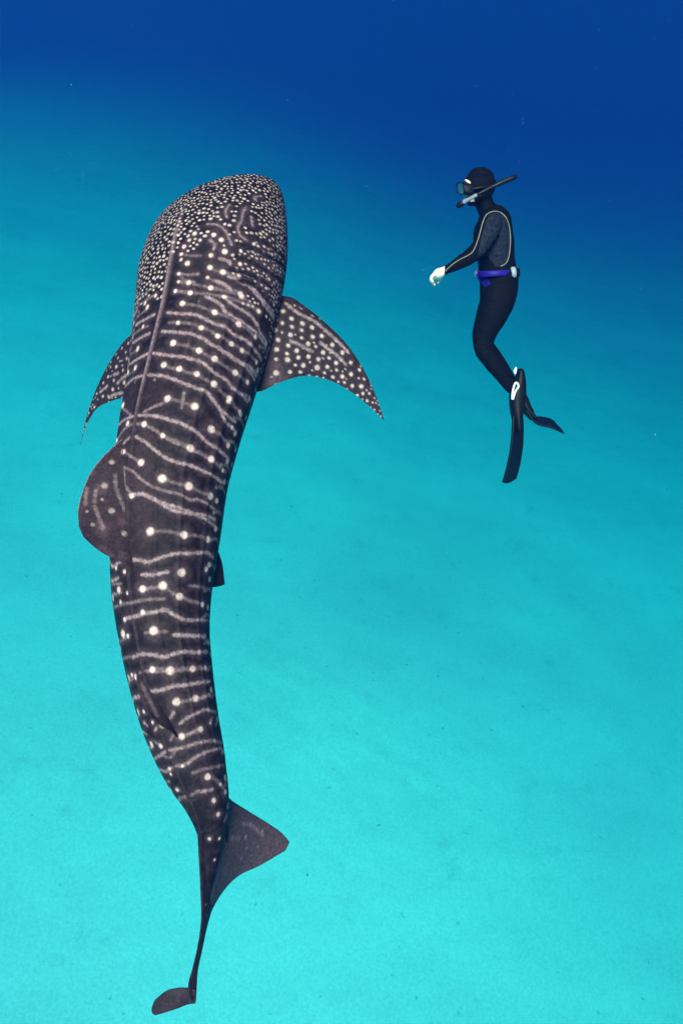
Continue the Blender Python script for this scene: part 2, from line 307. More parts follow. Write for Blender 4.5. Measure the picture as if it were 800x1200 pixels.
MARKS['pectoral_left'] = ('0.235,0.871,13 0.286,0.879,11 0.244,0.821,11 0.345,0.893,11 0.311,0.829,11 0.227,0.779,14 0.286,0.793,10 0.395,0.886,11 0.387,0.829,10 0.319,0.779,16 0.261,0.757,9 0.210,0.743,10 0.252,0.729,13 0.403,0.771,15 0.361,0.779,8 0.336,0.707,13 0.235,0.657,18 0.462,0.771,13 0.345,0.650,18 0.412,0.714,10 0.555,0.764,13 0.462,0.650,15 0.504,0.764,8 0.588,0.629,13 0.697,0.721,11 0.681,0.879,8 0.286,0.636,10',
  '0.345,0.743 0.294,0.729|0.303,0.671 0.261,0.686 0.218,0.693|0.395,0.593 0.336,0.600 0.244,0.586|0.504,0.721 0.403,0.700')
MARKS['dorsal'] = ('0.248,0.895,26 0.357,0.890,22 0.465,0.830,25 0.450,0.745,25 0.744,0.735,16 0.349,0.675,23 0.527,0.795,13 0.760,0.815,12',
  '0.349,0.840 0.357,0.795 0.318,0.750 0.279,0.720|0.636,0.800 0.628,0.750 0.612,0.700|0.566,0.845 0.628,0.810|0.659,0.920 0.752,0.855')
MARKS['caudal_lower'] = ('0.376,0.193,16 0.440,0.243,11 0.431,0.293,11 0.560,0.136,12 0.596,0.236,10',
  '0.174,0.200 0.303,0.200|0.284,0.136 0.413,0.129 0.596,0.164')
MARKS['second_dorsal'] = ('0.949,0.500,10',
  '0.559,0.878 0.644,0.778 0.746,0.678')
# ---------------------------------------------------------------- the shark's markings, in its own body coordinates
def parse_pts(s): return [tuple(map(float, p.split(','))) for p in s.split()]
def grid_at(Gr, us, vs_, u, v):
    i = np.clip(np.searchsorted(us, u), 1, len(us) - 1); j = np.clip(np.searchsorted(vs_, v), 1, len(vs_) - 1)
    a = (u - us[i-1]) / (us[i] - us[i-1]); b = (v - vs_[j-1]) / (vs_[j] - vs_[j-1])
    a = min(max(a, 0), 1); b = min(max(b, 0), 1)
    return (Gr[i-1, j-1] * (1-a) * (1-b) + Gr[i, j-1] * a * (1-b) + Gr[i-1, j] * (1-a) * b + Gr[i, j] * a * b), i, j
def stamp(Gr, M, us, vs_, u, v, r, strength, win, soft=.35, squash=None):
    c, i, j = grid_at(Gr, us, vs_, u, v)
    i0, i1, j0, j1 = max(i - win[0], 0), i + win[0], max(j - win[1], 0), j + win[1]
    dv = Gr[i0:i1, j0:j1] - c
    if squash is not None:
        ax, f = squash; dv = dv - ax * ((dv * ax).sum(-1, keepdims=True)) * (1 - f)
    dd = np.linalg.norm(dv, axis=-1) / r
    m = np.clip((1 + soft - dd) / (2 * soft), 0, 1); m = m * m * (3 - 2 * m) * strength
    np.maximum(M[i0:i1, j0:j1], m, out=M[i0:i1, j0:j1])
def stroke(Gr, M, us, vs_, pts, w, strength, win, soft=.6):
    pts = np.array(pts)
    if len(pts) == 1: pts = np.repeat(pts, 2, 0)
    a = np.linspace(0, 1, len(pts)); P3 = np.array([grid_at(Gr, us, vs_, *p)[0] for p in pts])
    n = int(np.linalg.norm(np.diff(P3, axis=0), axis=1).sum() / (w * .5)) + 2
    q_ = spline(a, pts, np.linspace(0, 1, n)) if len(pts) > 2 else pts[0] + (pts[-1] - pts[0]) * np.linspace(0, 1, n)[:, None]
    ph = RNG.random() * 6
    for k, (u, v) in enumerate(q_):
        ww = w * (1 + .25 * math.sin(k * .7 + ph) + .15 * math.sin(k * 1.9 + 2 * ph)) * (.75 if k in (0, n - 1) else 1)
        st = strength * (.85 + .15 * math.sin(k * .37 + 3 * ph))
        stamp(Gr, M, us, vs_, u, v, ww, st, win, soft)
DOT = np.zeros((NS, NT)); LIN = np.zeros((NS, NT)); MAU = np.zeros((NS, NT)); GRV = np.zeros((NS, NT)); CLR = np.zeros((NS, NT))
WIN = (14, 26)
H0 = .60                                   # where the crowded spots of the head give way to the bars of the back
tail_fade = lambda u: 1 - .35 * np.clip((u - 3.0) / 1.2, 0, 1)
taken = []
for u, th, r in parse_pts(DOTS):
    r = r / 1000
    for sg in (1, -1):
        if sg < 0 and (th < 4 or u > 4.3 or u < H0 + .42): continue
        t2, u2, r2 = (th, u, r) if sg > 0 else (-th * (1 + .03 * math.sin(u * 9)), u + .02 * math.sin(th), r * .95)
        stamp(G, DOT, U, THD, u2, t2, r2 * .86, 1.0 if u < 3.4 else .85, WIN, .38)
        stamp(G, MAU, U, THD, u2, t2, r2 * 1.9, .6, (26, 48), .75)
        taken.append((*grid_at(G, U, THD, u2, t2)[0], r2))
for e in LINES.split('|'):
    s, p = e.split(':'); p = parse_pts(p); s = float(s)
    if len(p) > 3 and p[0][0] > H0 + .2:          # long bars run from the ridge round to the flank
        (u0, t0), (u1, t1) = p[0], p[-1]
        if 6 < t0 < 26: p = [(u0 - .01, 3.)] + p
        if 42 < t1 < 96: p = p + [(u1 + .016 * (100 - t1) / 20, (t1 + 104) / 2), (u1 + .03 * (100 - t1) / 20, 104.)]
    for sg in (1, -1):
        pp = [(u, th * sg) for u, th in p]
        if sg < 0 and (min(th for u, th in p) < 0 or p[0][0] < H0 + .4): continue
        stroke(G, LIN, U, THD, pp, (.0092 if s > .9 else .0080) * (.8 if p[0][0] < H0 else 1), min(s, 1.) * (.65 if p[0][0] < H0 + .15 else 1), WIN, .55)
        stroke(G, MAU, U, THD, pp, .026, .5 * s, (20, 34), .8)
        if sg > 0 or True:
            for u, th in pp: taken.append((*grid_at(G, U, THD, u, th)[0], .02))
# faint bars joining the spots of a row
row = [(u, th) for u, th, r in parse_pts(DOTS) if th > 3]
for u, th in row:
    nxt = [(abs(u2 - u) * 300 + (t2 - th), u2, t2) for u2, t2 in row if 6 < t2 - th < 34 and -.02 < u2 - u < .08]
    if nxt and u > H0 + .22:
        _, u2, t2 = min(nxt)
        for sg in (1, -1):
            if sg < 0 and u < H0 + .35: continue
            stroke(G, LIN, U, THD, [(u, sg * th), ((u + u2) / 2 + .008 * math.sin(9 * u), sg * (th + t2) / 2), (u2, sg * t2)], .0085, .42, WIN, .8)
# crowded small spots on the head, thinning out behind the gills and down the flanks
taken = np.array(taken)
cand_u = RNG.random(30000) * 1.5; cand_t = (RNG.random(30000) * 2 - 1) * 128
pts = []; rad = []
cell = {}
for x in taken: cell.setdefault(tuple((x[:3] / .12).astype(int)), []).append((x[:3], x[3] + .012))
for u, th in zip(cand_u, cand_t):
    at_ = abs(th)
    if u > H0 + .46 and at_ < 100: continue
    if th > 0:                                   # the right side: trunk marks of its own behind the head
        if u > H0 + .14 + .05 * math.sin(th * .2) and at_ < 46: continue
        if u > H0 + .28 and at_ < 62: continue
    elif u > H0 - .2 and at_ < 2.2: continue
    if u > H0 + .2 and RNG.random() < (u - H0 - .2) * 1.6: continue
    edge = min(u / .55, 1)
    r = (.0062 + .0048 * edge) * (.75 + .5 * RNG.random())
    if at_ > 60: r *= .85
    gap = r * 2.1 + .006
    p = grid_at(G, U, THD, u, th)[0]; key = tuple((p / .12).astype(int)); ok = True
    for a in (-1, 0, 1):
        for b in (-1, 0, 1):
            for c in (-1, 0, 1):
                for o_, g_ in cell.get((key[0] + a, key[1] + b, key[2] + c), ()):
                    if ((p - o_)**2).sum() < (gap if g_ < .016 else max(gap * .7, g_ + r))**2: ok = False; break
                if not ok: break
            if not ok: break
        if not ok: break
    if not ok: continue
    cell.setdefault(key, []).append((p, r))
    i = min(np.searchsorted(U, u), NS - 1)
    ax = T[i] if RNG.random() < .7 else unit(T[i] + RNG.normal(size=3) * .6)
    stamp(G, DOT, U, THD, u, th, r, .70 + .3 * RNG.random(), (8, 16), .45, (ax, 1.3))
# flank spots of the trunk and tail, on the sides that the listed marks do not reach
for sg in (1, -1):
    for u in np.arange(1.2, 4.3, .17):
        for th in (103, 118):
            stamp(G, DOT, U, THD, u + .03 * RNG.normal(), sg * (th + 4 * RNG.normal()), .017, .7, WIN, .4)
        stroke(G, LIN, U, THD, [(u + .05, sg * 92), (u + .03, sg * 104), (u + .06, sg * 118)], .009, .6, WIN)
# greyish mauve bloom along the dorsal ridge
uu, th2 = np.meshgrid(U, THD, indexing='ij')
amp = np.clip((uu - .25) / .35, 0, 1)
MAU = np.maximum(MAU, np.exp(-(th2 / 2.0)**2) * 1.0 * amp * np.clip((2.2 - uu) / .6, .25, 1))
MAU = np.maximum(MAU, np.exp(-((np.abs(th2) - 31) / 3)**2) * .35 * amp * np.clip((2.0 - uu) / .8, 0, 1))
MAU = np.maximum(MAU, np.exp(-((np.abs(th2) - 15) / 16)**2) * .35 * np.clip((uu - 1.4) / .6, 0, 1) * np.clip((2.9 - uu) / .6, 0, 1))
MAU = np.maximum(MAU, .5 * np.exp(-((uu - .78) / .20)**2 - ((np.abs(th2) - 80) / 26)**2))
LIN = np.maximum(LIN, .5 * np.exp(-(th2 / 1.2)**2) * amp * np.clip((2.0 - uu) / .4, 0, 1))
for g in GILLS.split('|'):
    for sg in (1, -1):
        stroke(G, GRV, U, THD, [(u, sg * th) for u, th in parse_pts(g)], .0095, 1., WIN, .45); stroke(G, CLR, U, THD, [(u, sg * th) for u, th in parse_pts(g)], .021, 1., (18, 30), .5)
BELLY = np.clip((np.abs(th2) - 128) / 22, 0, 1)
DOT *= 1 - BELLY; LIN *= 1 - BELLY; DOT *= 1 - CLR; LIN *= 1 - CLR; MAU *= (1 - GRV)
nrm = np.cross(np.gradient(G, axis=0), np.roll(G, -1, 1) - np.roll(G, 1, 1)); nrm = unit(nrm)
nrm *= np.sign((nrm * (G - C[:, None])).sum(-1, keepdims=True))
G = G - nrm * (GRV * .016)[..., None]

def tube_mesh(name, P, attrs):
    """closed tube from a grid of rings; attrs: dict of (n, m) arrays"""
    n, m = P.shape[:2]
    v = np.concatenate([P.reshape(-1, 3), P[0].mean(0)[None], P[-1].mean(0)[None]])
    i = np.arange(n * m).reshape(n, m); j = np.roll(i, -1, 1)
    f = np.stack([i[:-1], j[:-1], j[1:], i[1:]], -1).reshape(-1, 4)
    t0 = np.stack([j[0], i[0], np.full(m, n * m)], -1); t1 = np.stack([i[-1], j[-1], np.full(m, n * m + 1)], -1)
    fl = np.concatenate([f[:, [0, 1, 2]], f[:, [0, 2, 3]], t0, t1])
    # outward?
    a, b, c = v[fl[:, 0]], v[fl[:, 1]], v[fl[:, 2]]
    if (np.cross(b - a, c - a) * (a - v.mean(0))).sum() < 0: fl = fl[:, ::-1]
    me = mesh_np(name, v, np.ascontiguousarray(fl))
    for k, arr in attrs.items():
        at_ = me.attributes.new(k, 'FLOAT', 'POINT')
        at_.data.foreach_set('value', np.r_[arr.reshape(-1), arr[0].mean(), arr[-1].mean()].astype(np.float32))
    return me
def shark_material():
    m, nt, b = new_mat('whale_shark_skin')
    at_ = {k: node(nt, 'ShaderNodeAttribute', attribute_name=k).outputs['Fac'] for k in ('spot', 'stripe', 'bloom', 'belly', 'groove')}
    tc = node(nt, 'ShaderNodeTexCoord'); P = tc.outputs['Object']
    fine = noise(nt, 55, 4, .75, P); mid = noise(nt, 9, 6, .7, P); big = noise(nt, 2.2, 4, .5, P)
    base = mixc(nt, ramp(nt, mid, ((.3, 0.), (.72, 1.))), (.0016, .0008, .0014), (.0065, .0032, .0045))
    base = mixc(nt, ramp(nt, big, ((.35, 0.), (.7, .6))), base, (.020, .0105, .0135))
    def breakup(mask, lo, hi):
        n = nt.nodes.new('ShaderNodeMath'); n.operation = 'MULTIPLY'
        nt.links.new(mask, n.inputs[0]); nt.links.new(ramp(nt, fine, ((.25, lo), (.65, hi))), n.inputs[1]); return n.outputs[0]
    blot = ramp(nt, noise(nt, 22, 5, .7, P), ((.48, 0.), (.75, .6)))
    base = mixc(nt, blot, base, (.050, .026, .031))
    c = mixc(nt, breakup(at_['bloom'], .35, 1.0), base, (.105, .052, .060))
    c = mixc(nt, breakup(at_['stripe'], .35, 1.0), c, (.34, .205, .21))
    c = mixc(nt, breakup(at_['spot'], .70, 1.0), c, (.62, .41, .36))
    c = mixc(nt, at_['belly'], c, (.60, .55, .52))
    c = mixc(nt, at_['groove'], c, (.012, .009, .012))
    grain = ramp(nt, fine, ((.25, .6), (.75, 1.4)))
    c = mixc(nt, .9, c, grain, 'MULTIPLY')
    nt.links.new(c, b.inputs['Base Color'])
    b.inputs['Roughness'].default_value = .62; b.inputs['Specular IOR Level'].default_value = .10
    bp = node(nt, 'ShaderNodeBump', i_Strength=.35, i_Distance=.006)
    nt.links.new(noise(nt, 60, 5, .7, P), bp.inputs['Height']); nt.links.new(bp.outputs[0], b.inputs['Normal'])
    return m
def whale_shark():
    mat = shark_material()
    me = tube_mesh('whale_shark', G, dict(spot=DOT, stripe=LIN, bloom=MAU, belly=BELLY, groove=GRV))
    body = link('whale_shark', me); tmp = []
    for name, P in FINS.items():
        nu, nc = P.shape[:2]; us = np.linspace(0, 1, nu); vs_ = np.arange(nc) / nc
        z = {k: np.zeros((nu, nc)) for k in ('spot', 'stripe', 'bloom', 'belly', 'groove')}
        both = [(0, 1)] if name not in ('pectoral_right', 'pectoral_left') else [(0, 1), (1, -1)]
        if name in MARKS:
            dots, lines = MARKS[name]
            pale = {'dorsal': .55, 'caudal_lower': .5, 'second_dorsal': .4}.get(name, 1)
            win = (nu // 6 + 8, nc // 8 + 6)
            for u, v, r in parse_pts(dots):
                stamp(P, z['spot'], us, vs_, u, v, r * .00072, .8 * pale, win, .38)
                stamp(P, z['bloom'], us, vs_, u, v, r * .0017, .4, win, .6)
            if name.startswith('pectoral'):
                for q_ in range(70):
                    u, v = RNG.uniform(.22, .97), RNG.uniform(.5, 1) if parse_pts(dots)[0][1] > .5 else RNG.uniform(0, .5)
                    c_ = grid_at(P, us, vs_, u, v)[0]
                    if min(np.linalg.norm(c_ - grid_at(P, us, vs_, a_, b_)[0]) - r_ * .0008 for a_, b_, r_ in parse_pts(dots)) > .013:
                        stamp(P, z['spot'], us, vs_, u, v, .0065, .55, win, .45)
            if name in ('dorsal', 'caudal_lower'):
                for q_ in range(26):
                    u, v = RNG.uniform(.15, .95), RNG.uniform(0, 1)
                    stamp(P, z['bloom'], us, vs_, u, v, RNG.uniform(.02, .05), RNG.uniform(.6, 1.), (40, 40), .9)
            for e in lines.split('|'):
                stroke(P, z['stripe'], us, vs_, parse_pts(e), .010, .9 * pale, win)
        elif name in ('caudal_tip', 'caudal_upper'):
            for k in range(4): stamp(P, z['spot'], us, vs_, RNG.uniform(.1, .6), RNG.uniform(0, 1), .005, .4 if name == 'caudal_upper' else 0, (20, 20), .4)
        if name == 'pectoral_right':       # worn pale skin at the root of the trailing edge
            for u, v, r, s in ((.255, .60, .05, .8), (.26, .54, .06, .9), (.29, .52, .05, .6), (.235, .66, .04, .6), (.31, .50, .05, .5)):
                stamp(P, z['bloom'], us, vs_, u, v, r, s, (60, 60), .8); stamp(P, z['bloom'], us, vs_, u, 1 - v, r, s, (60, 60), .8)
        if name == 'dorsal':
            stroke(P, z['stripe'], us, vs_, [(.2, .992), (.5, .992), (.8, .992), (.95, .992)], .0045, .8, (40, 40))
        haze_ = {'dorsal': .32, 'second_dorsal': .35, 'caudal_lower': 1.0, 'caudal_tip': .18, 'pectoral_right': .15, 'pectoral_left': .15}.get(name, .12)  # least mauve bloom per fin; on the lower tail lobe it paints water haze
        z['bloom'] = np.maximum(z['bloom'], haze_)
        m1 = tube_mesh(name, P, z); o = link(name, m1); tmp.append(o)
    for o in tmp:
        md = body.modifiers.new('u', 'BOOLEAN'); md.operation = 'UNION'; md.solver = 'MANIFOLD'; md.object = o
    dg = bpy.context.evaluated_depsgraph_get()
    me2 = bpy.data.meshes.new_from_object(body.evaluated_get(dg), preserve_all_data_layers=True, depsgraph=dg)
    print('SHARK', len(me.vertices), '->', len(me2.vertices), [a.name for a in me2.attributes])
    body.modifiers.clear(); body.data = me2; me2.name = 'whale_shark'
    for o in tmp:
        d_ = o.data; bpy.data.objects.remove(o); bpy.data.meshes.remove(d_)
    # soften the seams where fins meet the body: a little smoothing round the sharp concave edges
    me2.materials.clear(); me2.materials.append(mat)
    me2.polygons.foreach_set('use_smooth', np.full(len(me2.polygons), True)); me2.update()
    body['label'] = 'dark whale shark with pale spots and stripes swimming over the sand'
    body['category'] = 'whale shark'
whale_shark()
# ---------------------------------------------------------------- the diver
from mathutils.bvhtree import BVHTree
DV = 4.70
FWD = np.array([0, CP, -SP]); MPX = DV / FOCAL
def Q(px, py, dz=0.): return at(px, py, DV + (np.asarray(py, float) - 216) * .0011 + dz)
def loft(rows, nr=24, sub=8):
    """rows: (px, py, depth offset m, half width in profile px, half width across m)"""
    rows = np.array(rows, float); P = Q(rows[:, 0], rows[:, 1], rows[:, 2])
    a = np.r_[0, np.cumsum(np.linalg.norm(np.diff(P, axis=0), axis=1))]
    x = np.linspace(0, a[-1], (len(rows) - 1) * sub + 1)
    c = spline(a, P, x); rp = np.maximum(spline(a, rows[:, 3] * MPX, x), .002); rl = np.maximum(spline(a, rows[:, 4], x), .002)
    t = unit(np.gradient(c, axis=0)); lat = unit(FWD - t * (t @ FWD)[:, None]); pr = np.cross(t, lat)
    # rounded ends
    k = np.linspace(0, 2 * np.pi, nr, endpoint=False)
    def ring(c_, s_, i): return c_ + s_ * (rp[i] * np.cos(k)[:, None] * pr[i] + rl[i] * np.sin(k)[:, None] * lat[i])
    R_ = []
    e0 = min(rp[0], rl[0]); e1 = min(rp[-1], rl[-1])
    for b in (.97, .8, .5): R_.append(ring(c[0] - t[0] * e0 * b, math.sqrt(1 - b * b), 0))
    for i in range(len(x)): R_.append(ring(c[i], 1, i))
    for b in (.5, .8, .97): R_.append(ring(c[-1] + t[-1] * e1 * b, math.sqrt(1 - b * b), -1))
    return np.array(R_)
def rings_mesh(grids):
    vv, ff, n0 = [], [], 0
    for P in grids:
        n, m = P.shape[:2]; i = np.arange(n * m).reshape(n, m) + n0; j = np.roll(i, -1, 1)
        vv += P.reshape(-1, 3).tolist()
        ff += np.stack([i[:-1], j[:-1], j[1:], i[1:]], -1).reshape(-1, 4).tolist()
        vv += [P[0].mean(0).tolist(), P[-1].mean(0).tolist()]; a, b = n0 + n * m, n0 + n * m + 1
        ff += [[int(j[0, q_]), int(i[0, q_]), a] for q_ in range(m)] + [[int(i[-1, q_]), int(j[-1, q_]), b] for q_ in range(m)]
        n0 += n * m + 2
    me = mesh_np('tmp', np.array(vv), ff)
    bm = bmesh.new(); bm.from_mesh(me); bmesh.ops.recalc_face_normals(bm, faces=bm.faces); bm.to_mesh(me); bm.free()
    return me
def evaluated(o):
    dg = bpy.context.evaluated_depsgraph_get()
    return bpy.data.meshes.new_from_object(o.evaluated_get(dg), depsgraph=dg)
def smooth_on(me): me.polygons.foreach_set('use_smooth', np.full(len(me.polygons), True)); me.update()
def verts(me):
    a = np.empty(len(me.vertices) * 3, np.float32); me.vertices.foreach_get('co', a); return a.reshape(-1, 3).astype(float)
def project(P):
    v = P - CAMP; d = v[..., 1] * CP - v[..., 2] * SP
    return 400 + v[..., 0] / d * FOCAL, 600 - (v[..., 1] * SP + v[..., 2] * CP) / d * FOCAL, d
def in_poly(x, y, poly):
    r = np.zeros(len(x), bool); n = len(poly)
    for i in range(n):
        (x0, y0), (x1, y1) = poly[i], poly[i - 1]
        c = ((y0 > y) != (y1 > y)) & (x < (x1 - x0) * (y - y0) / (y1 - y0 + 1e-12) + x0); r ^= c
    return r
def tube_path(name, P, r, mat, parent, closed=False, nr=10, flat=1.0):
    """a tube along world points P (n,3), radius r (number or array)"""
    P = np.asarray(P, float); n = len(P); r = np.broadcast_to(np.asarray(r, float), (n,))
    t = unit(np.gradient(P, axis=0)); up = np.cross(t, FWD); up = unit(np.where(np.linalg.norm(up, axis=1, keepdims=True) < 1e-3, np.array([[0, 0, 1.]]), up)); sd_ = np.cross(t, up)
    k = np.linspace(0, 2 * np.pi, nr, endpoint=False)
    Rg = P[:, None] + r[:, None, None] * (np.cos(k)[None, :, None] * up[:, None] + flat * np.sin(k)[None, :, None] * sd_[:, None])
    me = rings_mesh([Rg]); me.name = name; smooth_on(me); me.materials.append(mat)
    return link(name, me, parent)

def suit_material():
    m, nt, b = new_mat('wetsuit_neoprene')
    A_ = {k: node(nt, 'ShaderNodeAttribute', attribute_name=k).outputs['Fac'] for k in ('panel', 'skin')}
    tc = node(nt, 'ShaderNodeTexCoord'); P = tc.outputs['Object']
    n1 = noise(nt, 45, 5, .6, P)
    c = mixc(nt, ramp(nt, n1, ((.3, 0.), (.7, 1.))), (.001, .0013, .0026), (.0027, .0033, .0055))
    c = mixc(nt, A_['panel'], c, mixc(nt, ramp(nt, n1, ((.35, 0.), (.65, 1.))), (.006, .0075, .014), (.015, .018, .030)))
    c = mixc(nt, A_['skin'], c, mixc(nt, ramp(nt, noise(nt, 60, 4, .6, P), ((.3, 0.), (.7, 1.))), (.72, .52, .38), (.86, .68, .54)))
    nt.links.new(c, b.inputs['Base Color']); b.inputs['Roughness'].default_value = .75; b.inputs['Specular IOR Level'].default_value = .06
    mp = node(nt, 'ShaderNodeMapping'); mp.inputs['Scale'].default_value = (5, 9, 22); nt.links.new(P, mp.inputs[0])
    bp = node(nt, 'ShaderNodeBump', i_Strength=.15, i_Distance=.008)
    nt.links.new(noise(nt, 1.0, 3, .5, mp.outputs[0]), bp.inputs['Height']); nt.links.new(bp.outputs[0], b.inputs['Normal'])
    return m

def diver():
    N_ = -.19; F_ = .19                      # the diver's left shoulder is nearer, the right one farther
    parts = []
    # trunk, neck, head
    parts.append(loft([(570, 246, 0, 10, .062), (573, 251, 0, 15, .13), (576, 260, 0, 20, .185), (577, 274, 0, 22.5, .18), (579, 290, 0, 22.5, .165), (581, 306, 0, 21.5, .15), (583, 322, 0, 21.8, .155), (584, 338, 0, 22.5, .17), (581, 352, 0, 20, .165)], 40))
    parts.append(loft([(575, 252, 0, 12, .07), (569, 243, 0, 10.5, .062), (565, 232, 0, 11, .062)], 28))
    parts.append(loft([(563, 233, 0, 12, .055), (562.5, 226, 0, 16.5, .078), (562, 217, 0, 19, .088), (563, 210, 0, 17.5, .078), (563.5, 207, 0, 15.5, .060)], 32))     # skull in its hood
    parts.append(loft([(561, 229, 0, 11, .055), (555, 234, 0, 8, .045), (551.5, 236.5, 0, 5, .03)], 20))              # jaw and chin
    parts.append(loft([(548, 219, 0, 4, .02), (543.5, 225, 0, 3.4, .018), (546, 228.5, 0, 3, .02)], 14))              # nose
    # left arm, reaching forward and down
    parts.append(loft([(575, 256, N_ + .05, 12, .065), (574, 266, N_ - .005, 12.5, .062), (568, 279, N_ - .02, 11, .054), (560, 291.5, N_ - .02, 9.5, .048), (551, 300, N_ - .01, 9, .046), (538, 308, N_ + .01, 7.2, .038), (525, 315, N_ + .03, 5, .028), (519, 318, N_ + .035, 4.6, .026)], 28))
    # right arm, hanging beside the far hip
    parts.append(loft([(577, 256, F_ - .05, 12, .065), (579, 268, F_ + .01, 11.5, .06), (582, 284, F_ + .03, 10, .052), (583, 300, F_ + .04, 8.5, .046), (583, 314, F_ + .04, 7.8, .042), (581, 330, F_ + .04, 5, .028), (580, 336, F_ + .04, 4.6, .026)], 28))
    # legs
    parts.append(loft([(586, 338, -.08, 20.5, .10), (584, 350, -.088, 20, .098), (578, 368, -.09, 17.5, .09), (570, 386, -.085, 14.5, .075), (566, 400, -.08, 12.6, .063), (567.5, 409, -.08, 12.2, .06), (575, 421, -.08, 11.5, .058), (584, 434, -.08, 9.5, .05), (592, 446, -.075, 7.8, .04), (599, 455, -.075, 7, .036)], 30))
    parts.append(loft([(584, 338, .08, 20, .10), (581, 350, .088, 19.5, .098), (574, 368, .09, 17, .09), (568, 384, .09, 14.5, .075), (565, 397, .09, 12.4, .063), (568, 407, .09, 12, .06), (577, 419, .095, 11.5, .058), (588, 433, .10, 9.5, .05), (598, 446, .105, 7.4, .04), (605, 456, .11, 6.6, .036)], 30))
    # feet, pointed
    parts.append(loft([(607, 446, -.075, 6.5, .034), (606, 456, -.075, 8, .038), (605, 468, -.075, 7, .042), (604, 482, -.075, 5, .045)], 20))
    parts.append(loft([(603, 454, .11, 6, .034), (607, 462, .11, 7.5, .038), (614, 473, .11, 6.5, .042), (621, 483, .11, 4.5, .045)], 20))
    # hands: palm, four fingers, thumb
    def hand(wx, wy, dz, sx, sy, tw):
        X_ = lambda u, v: (wx + u * sx[0] + v * sy[0], wy + u * sx[1] + v * sy[1])
        parts.append(loft([(*X_(0, 0), dz, 4.8, .026), (*X_(5, .5), dz, 5.8, .038), (*X_(10, 1), dz, 5.6, .046), (*X_(13, 1.5), dz, 4.0, .044)], 20))
        for k, (o_, ln) in enumerate(((-.037, 8.6), (-.012, 9.6), (.013, 9.0), (.037, 7.4))):
            v0 = -.6 + 1.5 * k
            parts.append(loft([(*X_(11.5, v0), dz + o_, 2.3, .0115), (*X_(11.5 + ln * .55, v0 + 1.2), dz + o_ * 1.12, 2.1, .011), (*X_(11.5 + ln * .80, v0 + 4.6), dz + o_ * 1.15, 1.9, .010), (*X_(11.5 + ln * .68, v0 + 7.8), dz + o_ * 1.1, 1.6, .009)], 10, 5))
        parts.append(loft([(*X_(3.5, 3), dz + tw * .028, 2.6, .015), (*X_(8, 7), dz + tw * .052, 2.3, .013), (*X_(12, 10.5), dz + tw * .056, 1.8, .011)], 10, 5))
    hand(520, 317.5, N_ + .035, (-.88, .36), (.30, .90), 1)
    hand(579, 340, F_ + .04, (-.35, .9), (-.85, -.3), -1)
    raw = link('tmp_body', rings_mesh(parts))
    md = raw.modifiers.new('r', 'REMESH'); md.mode = 'VOXEL'; md.voxel_size = .0055
    sm = raw.modifiers.new('s', 'SMOOTH'); sm.factor = .5; sm.iterations = 5
    me = evaluated(raw); d_ = raw.data; bpy.data.objects.remove(raw); bpy.data.meshes.remove(d_)
    V_ = verts(me); px, py, d = project(V_); dz = d - DV - (py - 216) * .0011
    # folds of neoprene at elbow, knee, waist and armpit, and small unevenness everywhere
    nv = np.empty(len(V_) * 3, np.float32); me.vertices.foreach_get('normal', nv); nv = nv.reshape(-1, 3).astype(float)
    disp = .0035 * vnoise(px * .11 + dz * 20, py * .11, 31) + .0025 * vnoise(px * .3, py * .3 + dz * 40, 32)
    for cx, cy, rad_, ax_, wl, am in ((557, 296, 13, (-.6, .8), 4.2, .0042), (567, 404, 16, (.25, .97), 4.6, .0028), (578, 352, 16, (-.3, .95), 5.2, .0018), (582, 304, 17, (.1, 1.), 4.6, .0038), (572, 268, 11, (-.5, .85), 4.0, .0030), (594, 448, 12, (.6, .8), 3.8, .0035), (570, 246, 9, (-.3, .95), 3.2, .0028), (584, 283, 18, (.3, .95), 5.0, .0026), (528, 313, 9, (-.85, .5), 3.4, .0025)):
        w_ = np.exp(-(((px - cx)**2 + (py - cy)**2) / rad_**2))
        ph = ((px - cx) * ax_[0] + (py - cy) * ax_[1]) / wl * 2 * np.pi + 3.2 * vnoise(px * .16, py * .16 + dz * 9, 33) * 2 + dz * 14
        disp += .5 * am * w_ * (np.abs(np.sin(ph / 2)) * 2 - 1.2)
    keep = (px > 521) & ~((py > 210) & (py < 238) & (px < 552))
    V_ = V_ + nv * (disp * keep)[:, None]; me.vertices.foreach_set('co', V_.astype(np.float32).ravel()); me.update()
    skin = ((px < 520.5) & (py > 306) & (py < 345)).astype(float)
    skin = np.maximum(skin, ((py > 335) & (dz > .20) & (px < 600)).astype(float))                                  # the far hand
    fx_, fy_ = px - 549, py - 224
    skin = np.maximum(skin, ((px < 551.5 + .35 * (py - 224)) & (py > 214) & (py < 236) & (np.abs(dz) < .07)) * .45)   # the face, toned down to paint in the mask's shadow
    panel_poly = [(569, 259), (573, 251), (580, 249), (590, 251), (596, 264), (597, 287), (595, 306), (587, 312), (580, 313), (576, 306), (571, 300), (565, 299), (559, 301), (562, 285)]
    panel = in_poly(px, py, panel_poly).astype(float) * (np.abs(dz) > .05)
    # the sleeve's front stays black; the panel runs behind it
    for k, a in (('panel', panel), ('skin', skin)):
        x = me.attributes.new(k, 'FLOAT', 'POINT'); x.data.foreach_set('value', a.astype(np.float32))
    me.name = 'person'; smooth_on(me); me.materials.append(suit_material())
    person = link('person', me)
    person['label'] = 'snorkeller in a black hooded wetsuit and long fins, one bare hand reaching forward'
    person['category'] = 'person'
    bv = BVHTree.FromPolygons([Vector(v) for v in V_], [tuple(p.vertices) for p in me.polygons])
